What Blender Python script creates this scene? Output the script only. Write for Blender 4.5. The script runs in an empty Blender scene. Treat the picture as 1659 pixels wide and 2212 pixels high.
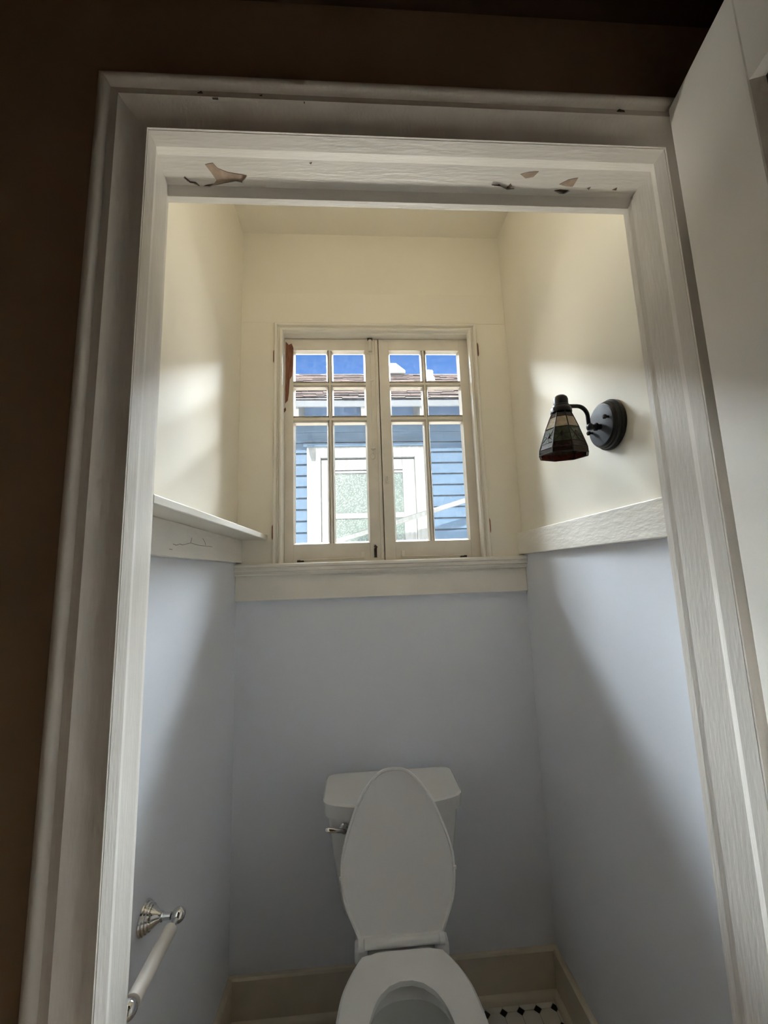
import bpy, bmesh, math, random
from mathutils import Vector, Matrix
random.seed(7)
S = bpy.context.scene
COL = S.collection
R = math.radians

# ------------------------------------------------------------------ camera
W_PX, H_PX, F_PX = 1659.0, 2212.0, 878.3
EYE = Vector((0.0, 0.0, 1.3344))
PITCH, YAW, ROLL = R(8.457), R(3.870), R(-1.910)
FWD = Vector((math.sin(YAW)*math.cos(PITCH), math.cos(YAW)*math.cos(PITCH), math.sin(PITCH)))
_r = Vector((math.cos(YAW), -math.sin(YAW), 0)); _u = _r.cross(FWD)
RGT = math.cos(ROLL)*_r + math.sin(ROLL)*_u
UPV = -math.sin(ROLL)*_r + math.cos(ROLL)*_u
cam_d = bpy.data.cameras.new('camera')
cam_d.sensor_fit = 'HORIZONTAL'; cam_d.sensor_width = 36.0; cam_d.lens = 36.0*F_PX/W_PX
cam_d.clip_start = 0.02; cam_d.clip_end = 200
cam = bpy.data.objects.new('camera', cam_d); COL.objects.link(cam)
cam.matrix_world = Matrix(((RGT.x, UPV.x, -FWD.x, EYE.x), (RGT.y, UPV.y, -FWD.y, EYE.y), (RGT.z, UPV.z, -FWD.z, EYE.z), (0, 0, 0, 1)))
S.camera = cam

def at(x, y, ax, v):
    """survey helper: the point of the place seen at photo pixel (x, y) on the plane ax = v"""
    d = FWD + (x-W_PX/2)/F_PX*RGT - (y-H_PX/2)/F_PX*UPV
    i = 'xyz'.index(ax)
    return EYE + d*((v-EYE[i])/d[i])

# ------------------------------------------------------------------ world, sun, exposure
SUN_E, SKY_E, FILL_HI_W, FILL_LO_W, EXPO = 8.7, 0.098, 37000.0, 290.0, 0.62
wd = bpy.data.worlds.new('sky'); S.world = wd; wd.use_nodes = True
nt = wd.node_tree; nt.nodes.clear()
wo = nt.nodes.new('ShaderNodeOutputWorld'); bg = nt.nodes.new('ShaderNodeBackground'); sk = nt.nodes.new('ShaderNodeTexSky')
sk.sky_type = 'NISHITA'; sk.sun_disc = False; sk.sun_elevation = R(32); sk.sun_rotation = R(196)
sk.air_density = 1.0; sk.dust_density = 0.1; sk.ozone_density = 4.0
bg.inputs['Strength'].default_value = SKY_E
hs = nt.nodes.new('ShaderNodeMix'); hs.data_type = 'RGBA'; hs.blend_type = 'MULTIPLY'; hs.inputs[0].default_value = 1.0; hs.inputs[7].default_value = (0.62, 1.0, 1.45, 1)
nt.links.new(sk.outputs[0], hs.inputs[6]); nt.links.new(hs.outputs[2], bg.inputs['Color']); nt.links.new(bg.outputs[0], wo.inputs['Surface'])
sun_d = bpy.data.lights.new('sun', 'SUN'); sun_d.energy = SUN_E; sun_d.angle = R(0.6); sun_d.color = (1.0, 0.95, 0.87)
sun = bpy.data.objects.new('sun', sun_d); COL.objects.link(sun)
sun.location = (-3, -8, 8)
sun.rotation_euler = Vector((0.29, 1.0, -0.62)).to_track_quat('-Z', 'Y').to_euler()
# added fill lamp, out of view above the neighbouring roof, to brighten the room
fill_hi_d = bpy.data.lights.new('added_fill_high', 'AREA'); fill_hi_d.shape = 'RECTANGLE'; fill_hi_d.size = 22.0; fill_hi_d.size_y = 8.0; fill_hi_d.energy = FILL_HI_W; fill_hi_d.color = (0.86, 0.93, 1.0)
fill_hi = bpy.data.objects.new('added_fill_high', fill_hi_d); COL.objects.link(fill_hi); fill_hi.location = (0.2, 8.2, 10.6)
fill_hi.rotation_euler = (Vector((0.1, 1.2, 1.5))-fill_hi.location).to_track_quat('-Z', 'Y').to_euler()
# added warm fill lamp, unseen below the window, to brighten upper walls and ceiling
fill_lo_d = bpy.data.lights.new('added_fill_low', 'AREA'); fill_lo_d.shape = 'RECTANGLE'; fill_lo_d.size = 3.4; fill_lo_d.size_y = 1.3; fill_lo_d.energy = FILL_LO_W; fill_lo_d.color = (1.0, 0.95, 0.86)
yard = bpy.data.objects.new('added_fill_low', fill_lo_d); COL.objects.link(yard); yard.location = (0.1, 2.80, 0.35)
yard.rotation_euler = (Vector((0.1, 1.3, 2.15))-yard.location).to_track_quat('-Z', 'Y').to_euler()
S.view_settings.view_transform = 'Standard'; S.view_settings.look = 'None'
S.view_settings.exposure = EXPO; S.view_settings.gamma = 1.0; S.view_settings.use_curve_mapping = False
S.cycles.max_bounces = 7; S.cycles.diffuse_bounces = 5; S.cycles.glossy_bounces = 4
S.cycles.use_adaptive_sampling = True; S.cycles.adaptive_threshold = 0.04; S.cycles.adaptive_min_samples = 36; S.cycles.light_sampling_threshold = 0.03; S.cycles.use_light_tree = False; S.cycles.transparent_max_bounces = 12; S.cycles.caustics_reflective = False; S.cycles.caustics_refractive = False
S.cycles.sample_clamp_indirect = 60.0

# ------------------------------------------------------------------ materials
def newmat(name):
    m = bpy.data.materials.new(name); m.use_nodes = True
    return m, m.node_tree, m.node_tree.nodes['Principled BSDF']

def mat(name, rgb, rough=0.5, metal=0.0, var=0.06, scale=6.0, bump=0.0, bscale=60.0, stretch=None, ior=1.5, spec=0.5, coat=0.0):
    m, t, b = newmat(name)
    b.inputs['Roughness'].default_value = rough; b.inputs['Metallic'].default_value = metal
    b.inputs['IOR'].default_value = ior; b.inputs['Specular IOR Level'].default_value = spec
    b.inputs['Coat Weight'].default_value = coat
    tc = t.nodes.new('ShaderNodeTexCoord'); mp = t.nodes.new('ShaderNodeMapping')
    if stretch: mp.inputs['Scale'].default_value = stretch
    t.links.new(tc.outputs['Object'], mp.inputs[0])
    n = t.nodes.new('ShaderNodeTexNoise'); n.inputs['Scale'].default_value = scale; n.inputs['Detail'].default_value = 2 if var > 0.035 else 0
    t.links.new(mp.outputs[0], n.inputs['Vector'])
    rp = t.nodes.new('ShaderNodeValToRGB')
    a = [max(0, c*(1-var)) for c in rgb]; c2 = [min(1, c*(1+var)) for c in rgb]
    rp.color_ramp.elements[0].position = 0.3; rp.color_ramp.elements[1].position = 0.7
    rp.color_ramp.elements[0].color = (*a, 1); rp.color_ramp.elements[1].color = (*c2, 1)
    t.links.new(n.outputs['Fac'], rp.inputs[0]); t.links.new(rp.outputs[0], b.inputs['Base Color'])
    if bump:
        n2 = t.nodes.new('ShaderNodeTexNoise'); n2.inputs['Scale'].default_value = bscale; n2.inputs['Detail'].default_value = 2
        t.links.new(mp.outputs[0], n2.inputs['Vector'])
        bp = t.nodes.new('ShaderNodeBump'); bp.inputs['Strength'].default_value = bump; bp.inputs['Distance'].default_value = 0.004
        t.links.new(n2.outputs['Fac'], bp.inputs['Height']); t.links.new(bp.outputs[0], b.inputs['Normal'])
    return m

def glassmat(name, tint, haze, hazecol, scale, rough=0.02, lo=0.45, hi=0.8):
    """thin old window glass: clear transmission, surface reflection, a film of dirt"""
    m = bpy.data.materials.new(name); m.use_nodes = True; t = m.node_tree; t.nodes.clear()
    o = t.nodes.new('ShaderNodeOutputMaterial')
    tr = t.nodes.new('ShaderNodeBsdfTransparent'); tr.inputs[0].default_value = (*tint, 1)
    gl = t.nodes.new('ShaderNodeBsdfGlossy'); gl.inputs['Roughness'].default_value = rough
    fr = t.nodes.new('ShaderNodeFresnel'); fr.inputs[0].default_value = 1.3
    m1 = t.nodes.new('ShaderNodeMixShader'); t.links.new(fr.outputs[0], m1.inputs[0]); t.links.new(tr.outputs[0], m1.inputs[1]); t.links.new(gl.outputs[0], m1.inputs[2])
    df = t.nodes.new('ShaderNodeBsdfTranslucent'); df.inputs[0].default_value = (*hazecol, 1)
    tc = t.nodes.new('ShaderNodeTexCoord'); n = t.nodes.new('ShaderNodeTexNoise'); n.inputs['Scale'].default_value = scale; n.inputs['Detail'].default_value = 3; n.inputs['Roughness'].default_value = 0.75
    t.links.new(tc.outputs['Object'], n.inputs['Vector'])
    mr = t.nodes.new('ShaderNodeMapRange'); mr.inputs[1].default_value = lo; mr.inputs[2].default_value = hi; mr.inputs[3].default_value = haze*0.3; mr.inputs[4].default_value = haze
    t.links.new(n.outputs['Fac'], mr.inputs[0])
    m2 = t.nodes.new('ShaderNodeMixShader'); t.links.new(mr.outputs[0], m2.inputs[0]); t.links.new(m1.outputs[0], m2.inputs[1]); t.links.new(df.outputs[0], m2.inputs[2])
    t.links.new(m2.outputs[0], o.inputs['Surface'])
    return m

M = {}
M['cream'] = mat('cream_wall_paint', (0.90, 0.845, 0.73), 0.55, var=0.02, scale=3)
M['blue'] = mat('blue_grey_wall_paint', (0.785, 0.81, 0.87), 0.42, var=0.02, scale=3)
M['trim'] = mat('cream_gloss_trim_paint', (0.87, 0.82, 0.73), 0.38, var=0.03, scale=8, bump=0.14, bscale=30)
M['rail'] = mat('crackled_trim_paint', (0.89, 0.84, 0.76), 0.40, var=0.03, scale=8, bump=0.5, bscale=26, stretch=(2, 1, 3.5))
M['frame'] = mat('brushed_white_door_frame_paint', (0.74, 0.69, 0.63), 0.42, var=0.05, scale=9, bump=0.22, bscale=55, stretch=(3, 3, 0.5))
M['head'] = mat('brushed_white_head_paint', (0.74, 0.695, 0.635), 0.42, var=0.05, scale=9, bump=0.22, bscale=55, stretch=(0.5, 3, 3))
M['casing'] = mat('brushed_white_paint_lightened', (0.88, 0.82, 0.75), 0.42, var=0.04, scale=9, bump=0.18, bscale=55, stretch=(3, 3, 0.5))  # same white paint as the jamb, lightened in place of missing hall light
M['door'] = mat('off_white_door_paint', (0.90, 0.85, 0.78), 0.45, var=0.03, scale=6, bump=0.16, bscale=45)
M['sash'] = mat('aged_cream_sash_paint', (0.80, 0.735, 0.64), 0.45, var=0.05, scale=12, bump=0.15, bscale=50)
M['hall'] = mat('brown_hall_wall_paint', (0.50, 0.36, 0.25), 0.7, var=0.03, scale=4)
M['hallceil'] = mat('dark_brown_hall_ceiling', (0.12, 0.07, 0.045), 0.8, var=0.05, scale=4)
M['hallfloor'] = mat('oak_hall_floor', (0.78, 0.66, 0.52), 0.4, var=0.2, scale=5, stretch=(6, 1, 1))
M['base'] = mat('cream_baseboard_paint', (0.66, 0.58, 0.46), 0.45, var=0.05, scale=9, bump=0.12, bscale=40)
M['porcelain'] = mat('white_porcelain', (0.80, 0.79, 0.765), 0.08, var=0.01, scale=3, coat=0.4)
M['seat'] = mat('white_plastic_seat', (0.78, 0.77, 0.75), 0.28, var=0.01, scale=3)
M['water'] = mat('toilet_water', (0.30, 0.38, 0.36), 0.03, var=0.02)
M['chrome'] = mat('chrome', (0.75, 0.74, 0.73), 0.10, metal=1.0, var=0.03, scale=20)
M['roller'] = mat('cream_plastic_roller', (0.74, 0.68, 0.62), 0.4, var=0.02)
M['bronze'] = mat('dark_bronze_metal', (0.030, 0.028, 0.028), 0.38, metal=0.55, var=0.2, scale=30)
M['bronze_face'] = mat('dark_bronze_plate', (0.055, 0.055, 0.066), 0.6, metal=0.0, var=0.05, scale=20)
M['lead'] = mat('dark_lead_came', (0.022, 0.020, 0.018), 0.5, metal=0.4, var=0.2, scale=40)
M['barewood'] = mat('bare_red_brown_wood', (0.24, 0.095, 0.05), 0.7, var=0.35, scale=40, stretch=(4, 4, 0.7), bump=0.3, bscale=60)
M['oldpaint'] = mat('old_tan_undercoat', (0.40, 0.29, 0.21), 0.7, var=0.2, scale=60)
M['chipdark'] = mat('dark_brown_chip', (0.13, 0.09, 0.065), 0.8, var=0.2, scale=60)
M['rust'] = mat('dark_worn_iron', (0.06, 0.045, 0.035), 0.6, metal=0.4, var=0.3, scale=60)
M['tile'] = mat('white_octagon_tile', (0.74, 0.70, 0.63), 0.25, var=0.04, scale=14)
M['dot'] = mat('black_dot_tile', (0.016, 0.016, 0.018), 0.2, var=0.1, scale=14)
M['grout'] = mat('grey_grout', (0.30, 0.27, 0.23), 0.9, var=0.1, scale=40)
M['mirror'] = mat('dark_mirror_glass', (0.62, 0.60, 0.60), 0.05, metal=1.0, var=0.02)
M['glass'] = glassmat('old_window_glass', (0.97, 0.985, 0.98), 0.010, (0.9, 0.92, 0.95), 55)
M['shingle'] = mat('pinkish_tan_shingle', (0.19, 0.15, 0.14), 0.9, var=0.25, scale=9, stretch=(1, 3, 3), bump=0.3, bscale=40)
M['siding'] = mat('light_blue_siding_paint', (0.027, 0.058, 0.102), 0.7, var=0.12, scale=7, stretch=(0.4, 1, 5), bump=0.25, bscale=18)
M['sidingcore'] = mat('siding_core_darkened_shade', (0.012, 0.022, 0.036), 0.8, var=0.1, scale=6)  # darkened so the gaps stand in for the shade line under each board
M['extwhite'] = mat('weathered_white_exterior_paint', (0.125, 0.128, 0.125), 0.7, var=0.22, scale=9, stretch=(4, 4, 0.6), bump=0.2, bscale=30)
M['fascia'] = mat('grey_fascia_paint', (0.08, 0.088, 0.10), 0.7, var=0.06, scale=8)
M['soffit'] = mat('blue_soffit_paint', (0.04, 0.085, 0.17), 0.8, var=0.1, scale=10, stretch=(8, 1, 1))
M['ventmetal'] = mat('pale_sheet_metal', (0.13, 0.137, 0.14), 0.5, var=0.05)
M['concrete'] = mat('pale_concrete', (0.26, 0.25, 0.235), 0.9, var=0.1, scale=3, bump=0.2, bscale=30)
M['stucco'] = mat('outer_house_wall_paint', (0.6, 0.58, 0.52), 0.8, var=0.06, scale=6)

def frostmat():
    m, t, b = newmat('frosted_house_pane')
    tc = t.nodes.new('ShaderNodeTexCoord'); v = t.nodes.new('ShaderNodeTexVoronoi'); v.inputs['Scale'].default_value = 70
    t.links.new(tc.outputs['Object'], v.inputs['Vector'])
    rp = t.nodes.new('ShaderNodeValToRGB'); rp.color_ramp.elements[0].color = (0.075, 0.10, 0.092, 1); rp.color_ramp.elements[1].color = (0.02, 0.036, 0.032, 1)
    rp.color_ramp.elements[0].position = 0.1; rp.color_ramp.elements[1].position = 0.6
    t.links.new(v.outputs['Distance'], rp.inputs[0]); t.links.new(rp.outputs[0], b.inputs['Base Color'])
    bp = t.nodes.new('ShaderNodeBump'); bp.inputs['Strength'].default_value = 0.4; bp.inputs['Distance'].default_value = 0.003
    t.links.new(v.outputs['Distance'], bp.inputs['Height']); t.links.new(bp.outputs[0], b.inputs['Normal'])
    b.inputs['Roughness'].default_value = 0.35
    return m
M['frost'] = frostmat()

def stained(name, rgb, var):
    m, t, b = newmat(name)
    b.inputs['Roughness'].default_value = 0.22; b.inputs['Transmission Weight'].default_value = 0.25
    tc = t.nodes.new('ShaderNodeTexCoord'); n = t.nodes.new('ShaderNodeTexNoise'); n.inputs['Scale'].default_value = 60; n.inputs['Detail'].default_value = 4; n.inputs['Distortion'].default_value = 1.5
    t.links.new(tc.outputs['Object'], n.inputs['Vector'])
    rp = t.nodes.new('ShaderNodeValToRGB'); rp.color_ramp.elements[0].position = 0.3; rp.color_ramp.elements[1].position = 0.7
    rp.color_ramp.elements[0].color = (*[c*(1-var) for c in rgb], 1); rp.color_ramp.elements[1].color = (*[min(1, c*(1+var)) for c in rgb], 1)
    t.links.new(n.outputs['Fac'], rp.inputs[0]); t.links.new(rp.outputs[0], b.inputs['Base Color'])
    return m
M['sg_cream'] = stained('cream_stained_glass', (0.62, 0.50, 0.34), 0.25)
M['sg_green'] = stained('green_stained_glass', (0.085, 0.10, 0.055), 0.35)
M['sg_brown'] = stained('brown_stained_glass', (0.055, 0.028, 0.020), 0.35)
M['sg_red'] = stained('red_amber_stained_glass', (0.10, 0.022, 0.012), 0.4)

# ------------------------------------------------------------------ mesh builder
class MB:
    def __init__(s): s.v = []; s.f = []
    def add(s, vs, fs):
        o = len(s.v); s.v += [Vector(p) for p in vs]; s.f += [[i+o for i in f] for f in fs]; return s
    def box(s, x0, x1, y0, y1, z0, z1):
        return s.add([(x0,y0,z0),(x1,y0,z0),(x1,y1,z0),(x0,y1,z0),(x0,y0,z1),(x1,y0,z1),(x1,y1,z1),(x0,y1,z1)],
                     [(0,3,2,1),(4,5,6,7),(0,1,5,4),(1,2,6,5),(2,3,7,6),(3,0,4,7)])
    def loft(s, rings, cap0=True, cap1=True, closed=False):
        n = len(rings[0]); o = len(s.v)
        for r_ in rings: s.v += [Vector(p) for p in r_]
        k = len(rings)
        for a in range(k if closed else k-1):
            b = (a+1) % k
            for i in range(n):
                j = (i+1) % n
                s.f.append([o+a*n+i, o+a*n+j, o+b*n+j, o+b*n+i])
        if not closed:
            if cap0: s.f.append([o+i for i in reversed(range(n))])
            if cap1: s.f.append([o+(k-1)*n+i for i in range(n)])
        return s
    def lathe(s, prof, org, axis, n=24):
        """prof: list of (radius, distance along axis)"""
        ax = Vector(axis).normalized(); e1 = ax.orthogonal().normalized(); e2 = ax.cross(e1); org = Vector(org)
        rings = [[org+ax*h+(e1*math.cos(2*math.pi*i/n)+e2*math.sin(2*math.pi*i/n))*max(r_, 1e-5) for i in range(n)] for r_, h in prof]
        return s.loft(rings)
    def tube(s, pts, rad, n=12):
        pts = [Vector(p) for p in pts]; rings = []; up = None
        for i, p in enumerate(pts):
            d = (pts[min(i+1, len(pts)-1)]-pts[max(i-1, 0)]).normalized()
            if up is None: up = d.orthogonal().normalized()
            up = (up-d*up.dot(d)).normalized(); w = d.cross(up)
            rr = rad[i] if isinstance(rad, (list, tuple)) else rad
            rings.append([p+(up*math.cos(2*math.pi*k/n)+w*math.sin(2*math.pi*k/n))*rr for k in range(n)])
        return s.loft(rings)
    def prism(s, poly, vec):
        vec = Vector(vec); a = [Vector(p) for p in poly]
        return s.loft([a, [p+vec for p in a]])
    def build(s, name, material, parent=None, bevel=0.0, smooth=False, seg=2, origin=None, angle=35):
        org = Vector(origin) if origin is not None else (ORG[parent.name] if parent is not None else Vector((0, 0, 0)))
        me = bpy.data.meshes.new(name)
        bm = bmesh.new(); vs = [bm.verts.new(p-org) for p in s.v]
        for f in s.f:
            try: bm.faces.new([vs[i] for i in f])
            except ValueError: pass
        bmesh.ops.remove_doubles(bm, verts=bm.verts, dist=1e-6)
        bmesh.ops.recalc_face_normals(bm, faces=bm.faces)
        if bevel:
            es = [e for e in bm.edges if len(e.link_faces) == 2 and e.calc_face_angle(0) > R(angle)]
            bmesh.ops.bevel(bm, geom=es, offset=bevel, segments=seg, profile=0.5, affect='EDGES', clamp_overlap=True)
        bm.to_mesh(me); bm.free()
        if smooth:
            for p in me.polygons: p.use_smooth = True
            me.set_sharp_from_angle(angle=R(40))
        ms = material if isinstance(material, (list, tuple)) else [material]
        for mm in ms: me.materials.append(M[mm])
        o = bpy.data.objects.new(name, me); COL.objects.link(o)
        ORG[o.name] = org
        if parent is not None:
            o.parent = parent; o.location = org-ORG[parent.name]
        else: o.location = org
        return o
ORG = {}
def spline(pts, n=5):
    '''open Catmull-Rom through 2D points'''
    out = []
    for i in range(len(pts)-1):
        p0 = pts[max(i-1, 0)]; p1 = pts[i]; p2 = pts[i+1]; p3 = pts[min(i+2, len(pts)-1)]
        for k in range(n):
            t = k/n
            out.append(tuple(0.5*((2*p1[a])+(-p0[a]+p2[a])*t+(2*p0[a]-5*p1[a]+4*p2[a]-p3[a])*t*t+(-p0[a]+3*p1[a]-3*p2[a]+p3[a])*t**3) for a in (0, 1)))
    out.append(pts[-1]); return out

def thing(name, loc, label, cat, group=None):
    o = bpy.data.objects.new(name, None); o.empty_display_size = 0.05; COL.objects.link(o); o.location = loc; ORG[o.name] = Vector(loc)
    o['label'] = label; o['category'] = cat
    if group: o['group'] = group
    return o
def struct(o, label=None):
    o['kind'] = 'structure'
    if label: o['label'] = label
    return o
def sempty(name, loc, label):
    o = bpy.data.objects.new(name, None); o.empty_display_size = 0.05; COL.objects.link(o); o.location = loc; ORG[o.name] = Vector(loc)
    return struct(o, label)
def inst(src, name, loc, parent):
    """a further alike piece sharing mesh data; loc = world position of its origin"""
    o = bpy.data.objects.new(name, src.data); COL.objects.link(o); o.parent = parent; o.location = Vector(loc)-ORG[parent.name]; ORG[o.name] = Vector(loc)
    return o
def paint_faces(o, test, idx):
    for p in o.data.polygons:
        if test(p.center+ORG[o.name]): p.material_index = idx

# ------------------------------------------------------------------ room dimensions (metres)
D = 1.4725                      # window wall
XL, XR = -0.4255, 0.6094        # side walls of the small room
ZC = 2.694                      # its ceiling
YH, YI = 0.580, 0.700           # doorway wall: hall face, inner face
OL, OR_, OZ = -0.321, 0.5535, 2.053   # doorway opening
HZ = 2.325                      # hall ceiling
RZ0, RZ1 = 1.384, 1.462         # picture-rail band on the side walls
YO = D+0.16                     # outer face of the window wall
HX0, HX1, HY0 = -1.25, 1.35, -1.6

# ------------------------------------------------------------------ structure
def wall_side(name, x0, x1, label):
    b = MB(); b.box(x0, x1, YI, YO, 0-0.05, RZ0+0.02); b.box(x0, x1, YI, YO, RZ0+0.02, ZC+0.1)
    o = b.build(name, ['cream', 'blue']); paint_faces(o, lambda c: c.z < RZ0+0.02, 1)
    return struct(o, label)
wall_side('wall_left', XL-0.12, XL, 'left wall of the small room, cream above and blue grey below')
wall_side('wall_right', XR, XR+0.12, 'right wall of the small room, cream above and blue grey below')
# window wall with its hole
WX0, WX1, WZ0, WZ1 = -0.290, 0.478, 1.365, 2.285
b = MB()
b.box(XL, XR, D, YO, -0.05, 1.28); b.box(XL, XR, D, YO, 1.28, WZ0); b.box(XL, WX0, D, YO, WZ0, WZ1); b.box(WX1, XR, D, YO, WZ0, WZ1); b.box(XL, XR, D, YO, WZ1, ZC+0.1)
o = b.build('wall_back', ['cream', 'blue']); paint_faces(o, lambda c: c.z < 1.27, 1); struct(o, 'window wall behind the toilet, blue grey below the sill')
struct(MB().box(XL-0.12, XR+0.12, YI-0.12, YO+0.25, ZC, ZC+0.16).build('ceiling', 'cream'), 'cream ceiling of the small room')
# hall shell
b = MB()
b.box(HX0-0.1, OL-0.0295, YH, YI, -0.05, ZC+0.1); b.box(OR_+0.025, HX1+0.1, YH, YI, -0.05, ZC+0.1); b.box(OL-0.0295, OR_+0.025, YH, YI, OZ+0.025, ZC+0.1)
o = b.build('wall_front', ['hall', 'cream']); paint_faces(o, lambda c: c.y > YI-0.005, 1)
struct(o, 'dark brown hall wall around the doorway')
struct(MB().box(HX0-0.1, HX0, HY0, YH, -0.05, HZ+0.1).build('wall_hall_left', 'hall'), 'left wall of the dark hall')
struct(MB().box(HX1, HX1+0.1, HY0, YH, -0.05, HZ+0.1).build('wall_hall_right', 'hall'), 'brown right wall of the hall')
struct(MB().box(HX0-0.1, HX1+0.1, HY0-0.1, HY0, -0.05, HZ+0.1).build('wall_hall_back', 'hall'), 'brown far wall of the hall')
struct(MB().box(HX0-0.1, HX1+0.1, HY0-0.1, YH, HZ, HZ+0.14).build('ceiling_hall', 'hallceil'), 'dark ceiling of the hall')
struct(MB().box(HX0-0.1, HX1+0.1, HY0-0.1, YI, -0.08, 0.0).build('floor_hall', 'hallfloor'), 'wooden hall floor')

# tiled floor: octagons with black dots
fl = struct(MB().box(XL-0.1, XR+0.1, YI, YO, -0.08, -0.002).build('floor', 'grout'), 'white octagon tile floor with black dots')
PT = 0.0533; DX0, DY0 = 0.3565, 1.423
def octo():
    a, c = PT/2-0.0008, 0.0125
    pts = [(a-c, -a), (a, -a+c), (a, a-c), (a-c, a), (-a+c, a), (-a, a-c), (-a, -a+c), (-a+c, -a)]
    return pts
def diamond():
    d = 0.0112; return [(d, 0), (0, d), (-d, 0), (0, -d)]
near_o = near_d = None; rest_o = MB(); rest_d = MB()
for i in range(-16, 7):
    for j in range(-15, 3):
        cx, cy = DX0+i*PT, DY0+j*PT
        for kind in ('dot', 'oct'):
            ox, oy = (cx, cy) if kind == 'dot' else (cx+PT/2, cy+PT/2)
            if not (XL-0.02 < ox < XR+0.02 and YI+0.01 < oy < D+0.03): continue
            poly = diamond() if kind == 'dot' else octo()
            nearby = ox > 0.14 and oy > 1.15
            if nearby:
                src = near_d if kind == 'dot' else near_o
                if src is None:
                    o = MB().prism([(x+ox, y+oy, -0.004) for x, y in poly], (0, 0, 0.004)).build('dot_tile' if kind == 'dot' else 'octagon_tile', 'dot' if kind == 'dot' else 'tile', fl, origin=(ox, oy, 0))
                    if kind == 'dot': near_d = o
                    else: near_o = o
                else: inst(src, 'dot_tile' if kind == 'dot' else 'octagon_tile', (ox, oy, 0), fl)
            else:
                (rest_d if kind == 'dot' else rest_o).prism([(x+ox, y+oy, -0.004) for x, y in poly], (0, 0, 0.004))
o = rest_o.build('octagon_tiles', 'tile', fl); o['kind'] = 'stuff'
o = rest_d.build('dot_tiles', 'dot', fl); o['kind'] = 'stuff'

# baseboards with a quarter round at the foot
BH = 0.128
def baseboard(name, p0, p1, nrm, label):
    p0, p1, nrm = Vector(p0), Vector(p1), Vector(nrm)
    def sec(p, prof): return [p+nrm*a+Vector((0, 0, z)) for a, z in prof]
    prof = [(0, 0), (0.016, 0), (0.016, BH-0.006), (0.012, BH), (0, BH)]
    o = MB().loft([sec(p0, prof), sec(p1, prof)]).build(name, 'base', bevel=0.001)
    q = [(0.016, 0)]+[(0.016+0.017*math.cos(t*math.pi/12), 0.019*math.sin(t*math.pi/12)) for t in range(0, 7)]
    MB().loft([sec(p0, q), sec(p1, q)]).build('quarter_round', 'base', o, smooth=True)
    return struct(o, label)
baseboard('baseboard_back', (XL, D, 0), (XR, D, 0), (0, -1, 0), 'cream baseboard under the window wall')
baseboard('baseboard_left', (XL, YI, 0), (XL, D-0.016, 0), (1, 0, 0), 'cream baseboard along the left wall')
baseboard('baseboard_right', (XR, YI, 0), (XR, D-0.016, 0), (-1, 0, 0), 'cream baseboard along the right wall')

# ------------------------------------------------------------------ U-shaped frames from a profile of (offset outward, y)
def uframe(name, xl, xr, zt, zb, prof, matside, mathead, label, names, bev=0.0, smooth=False, profr=None, profh=None):
    profr = profr or prof; profh = profh or prof
    root = sempty(name, ((xl+xr)/2, prof[0][1], zb), label)
    def L(z, mit): return [Vector((xl-o_, y_, (zt+h_[0]) if mit else z)) for (o_, y_), h_ in zip(prof, profh)]
    def Rr(z, mit): return [Vector((xr+o_, y_, (zt+h_[0]) if mit else z)) for (o_, y_), h_ in zip(profr, profh)]
    MB().loft([L(zb, False), L(0, True)]).build(names[0], matside, root, bevel=bev, smooth=smooth)
    MB().loft([Rr(zb, False), Rr(0, True)]).build(names[0], matside, root, bevel=bev, smooth=smooth)
    h = MB().loft([L(0, True), Rr(0, True)]).build(names[1], mathead, root, bevel=bev, smooth=smooth)
    return root, h
# door jamb lining: outer band, bevel turned to the window, sunk inner band, thin lip
jy = [0.5795, 0.605, 0.626, 0.681, 0.690, 0.7035, 0.7035, 0.5795]
def jp(*o): return [(a, y_) for a, y_ in zip(o, jy)]
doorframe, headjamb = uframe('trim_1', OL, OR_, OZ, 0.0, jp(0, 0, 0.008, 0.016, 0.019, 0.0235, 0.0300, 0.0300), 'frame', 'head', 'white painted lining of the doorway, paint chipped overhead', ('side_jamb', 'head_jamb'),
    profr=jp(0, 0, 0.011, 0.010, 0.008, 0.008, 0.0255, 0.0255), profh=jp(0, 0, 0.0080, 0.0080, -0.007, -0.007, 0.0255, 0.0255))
# casing on the hall side: inner flat, cove, sharp arris, fillet, outer bead
cas = [(0.0005, YH), (0.0005, YH-0.004), (0.015, YH-0.005)]
for k in range(1, 9):
    t = k/8*math.pi/2
    cas.append((0.015+0.020*math.sin(t), YH-0.005-0.020*(1-math.cos(t))))
cas += [(0.0352, YH-0.0255), (0.0480, YH-0.0235)]
for k in range(0, 9):
    t = k/8*math.pi
    cas.append((0.0545-0.0065*math.cos(t), YH-0.031-0.0080*math.sin(t)))
cas += [(0.0612, YH)]
casing, headcas = uframe('trim_2', OL, OR_, OZ, 0.0, cas, 'casing', 'casing', 'moulded white casing around the doorway on the hall side', ('side_casing', 'head_casing'), smooth=True)

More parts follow.
